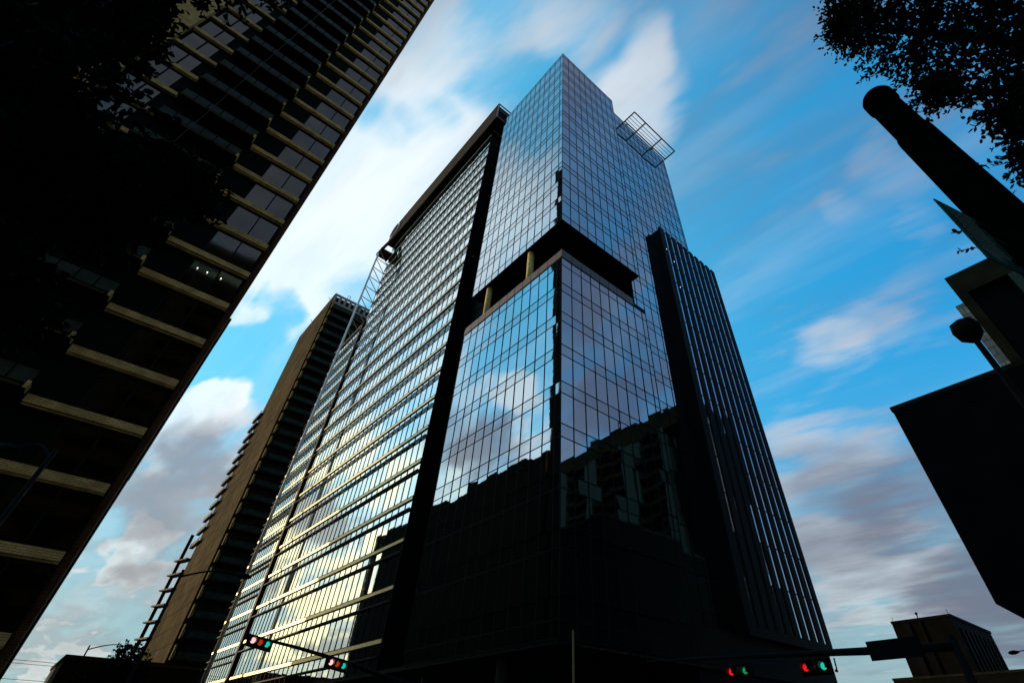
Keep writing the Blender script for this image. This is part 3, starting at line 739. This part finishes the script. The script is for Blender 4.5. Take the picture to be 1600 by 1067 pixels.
# ------------------------------------------------------------------ overhead wires far left
for k, z in enumerate((16.6, 16.0, 13.2, 12.4, 10.3, 9.6)):
    b = MB(); pts = [(-40 + 95 * i / 12, 185, z + 1.0 - 1.6 * (1 - (2 * i / 12 - 1) ** 2) + .02 * k) for i in range(13)]
    b.tube(pts, .045, 5, cap=False); o = b.build('power_line', DKM)
    tag(o, 'thin overhead wire in the low sky at the bottom left', 'wire', 'overhead wires at the bottom left')

# ------------------------------------------------------------------ trees
def leaf_mesh(mb, p, d, L, rr):
    d = d.normalized(); u = d.cross(Vector((rr.gauss(0, 1), rr.gauss(0, 1), rr.gauss(0, 1))))
    if u.length < 1e-4: return
    u.normalize(); w = L * .30; n = d.cross(u)
    k = len(mb.v)
    mb.v += [tuple(p), tuple(p + d * L * .35 + u * w + n * L * .05), tuple(p + d * L * .7 + u * w * .8), tuple(p + d * L), tuple(p + d * L * .7 - u * w * .8), tuple(p + d * L * .35 - u * w + n * L * .05)]
    mb.f.append(tuple(range(k, k + 6))); mb.mi.append(0); mb.sm.append(False)
def tree(label, base, trunk_top, blobs_, leaf_len, per_twig, n_twig, seed, r0=.16, leafm=None, name='tree', twiglen=.5, extra=(), group=None):
    rr = random.Random(seed); leafm = leafm or LEAF
    t = thing(name, label, 'tree', base, group)
    base, top = Vector(base), Vector(trunk_top)
    tr = MB(); mid = base.lerp(top, .5) + Vector((rr.uniform(-.15, .15), rr.uniform(-.15, .15), 0))
    tr.tube([base, base.lerp(mid, .2), mid, top], [r0 * 1.3, r0, r0 * .8, r0 * .6], 12)
    cr = MB()
    for (c, rad, wgt) in blobs_:
        c = Vector(c); m1 = top.lerp(c, .5) + Vector((rr.uniform(-.2, .2), rr.uniform(-.2, .2), .15))
        tr.tube([top, m1, c], [r0 * .5, r0 * .3, r0 * .12], 8)
        for i in range(int(n_twig * wgt)):
            while True:
                q = Vector((rr.uniform(-1, 1), rr.uniform(-1, 1), rr.uniform(-1, 1)))
                if q.length < 1: break
            q = q * (.35 + .65 * rr.random() ** .4) if q.length > .2 else q
            e = c + Vector((q[0] * rad[0], q[1] * rad[1], q[2] * rad[2]))
            dv = (e - c); dv = dv.normalized() if dv.length > .01 else Vector((0, 0, 1))
            dv = (dv + Vector((rr.gauss(0, .5), rr.gauss(0, .5), rr.gauss(0, .35) - .15))).normalized()
            s = e - dv * twiglen * .5; f = e + dv * twiglen * .5
            if i % 3 == 0: tr.tube([s, f], [.008 if leaf_len < .12 else .02, .003], 4, cap=False)
            for j in range(per_twig):
                a = j / per_twig; p = s.lerp(f, a); side = Vector((rr.gauss(0, 1), rr.gauss(0, 1), rr.gauss(0, 1)))
                leaf_mesh(cr, p, dv * .7 + side.normalized() * .9, leaf_len * rr.uniform(.7, 1.2), rr)
    for pts in extra:      # long thin sprays that leave the crown
        pts = [Vector(p) for p in pts]; tr.tube(pts, [.02] + [.008] * (len(pts) - 1), 5)
        for a, c in zip(pts, pts[1:]):
            n = int((c - a).length / .035)
            for j in range(n):
                p = a.lerp(c, j / n); leaf_mesh(cr, p, (c - a).normalized() + Vector((rr.gauss(0, .8), rr.gauss(0, .8), rr.gauss(0, .8))), leaf_len * rr.uniform(.7, 1.2), rr)
    tr.build('trunk', BARK, t); cr.build('crown', leafm, t); return t
def at(az, tan, d): v = Vector((math.sin(R(az)) * d, math.cos(R(az)) * d, 1.6 + tan * d)); return v
# right tree, beyond the thick pole
d = 9.0
TB = [(at(108, 1.35, 9.0), (1.6, 1.5, 1.7), 1.3), (at(104, 1.60, 9.0), (1.1, .9, .9), .7), (at(113, 1.05, 9.0), (1.5, 1.5, 1.6), 1.3), (at(107.5, .92, 9.0), (.8, .8, .95), .65),
      (at(104, 1.12, 9.2), (.55, .5, .6), .35), (at(102.2, 1.62, 9.0), (.6, .45, .32), .22), (at(118, 1.3, 9), (2, 2, 2), 1.0), (at(104.8, .80, 9.2), (.6, .5, .45), .35), (at(110, 1.75, 9.0), (1.5, 1.3, 1.0), .9)]
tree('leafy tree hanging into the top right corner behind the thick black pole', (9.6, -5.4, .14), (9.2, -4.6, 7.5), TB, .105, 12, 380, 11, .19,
     extra=[[at(104, 1.62, 9), at(102, 1.64, 9), at(100.3, 1.66, 9)], [at(104, 1.55, 9), at(102, 1.55, 8.9), at(100.4, 1.53, 8.9)], [at(103, 1.40, 9), at(102.2, 1.33, 9), at(101.4, 1.29, 9)],
            [at(104, 1.2, 9), at(102.6, 1.13, 9), at(101.3, 1.08, 9)], [at(101, .86, 9), at(98, .93, 9), at(96.6, .96, 9)],
            [at(100.5, .70, 9), at(97, .74, 9), at(94.2, .765, 9)], [at(100, .66, 9), at(96, .70, 9), at(93.5, .72, 9)]])
# left tree near the camera, dark against the tower
d = 8.0
TL = [(at(-30, .75, d), (2.1, 1.9, 2.0), 2.0), (at(-30, 1.1, d), (1.0, 1.1, 1.2), 1.1), (at(-37, 1.5, d), (2.2, 1.9, 1.9), 1.6), (at(-23, .72, d), (1.1, 1.0, 1.0), 1.3), (at(-17, .72, d), (.95, .9, .8), 1.1),
      (at(-13.5, .86, d), (.8, .7, .5), .8), (at(-19, .48, d), (1.1, 1, .75), 1.1), (at(-29, 1.85, d), (1.6, 1.3, .9), 1.0), (at(-29, .3, d), (1.6, 1.5, 1.0), 1.2)]
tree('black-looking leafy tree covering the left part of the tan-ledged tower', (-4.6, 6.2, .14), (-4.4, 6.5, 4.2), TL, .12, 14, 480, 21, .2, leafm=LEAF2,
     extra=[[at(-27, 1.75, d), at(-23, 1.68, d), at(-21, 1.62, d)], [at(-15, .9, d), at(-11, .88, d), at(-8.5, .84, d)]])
# street trees far left
def street_tree(label, x, y, h, w, seed):
    return tree(label, (x, y, .14), (x, y, h * .5), [((x, y, h * .72), (w, w, h * .26), 1.0), ((x + w * .5, y, h * .62), (w * .7, w * .7, h * .2), .5), ((x - w * .5, y - .3, h * .6), (w * .6, w * .7, h * .2), .5)],
                .30, 9, 260, seed, .14, name='street_tree', twiglen=.9, group='street trees at the bottom left')
street_tree('taller street tree rising above the small flat-roofed building', 7.9, 70, 9.7, 2.1, 31)
street_tree('street tree in front of the small flat-roofed building', 5.9, 74, 7.2, 2.0, 32)
street_tree('street tree at the foot of the bright glass wing', 14.0, 62, 6.0, 2.0, 33)

for o in COL.objects:
    if '_o' in o: del o['_o']
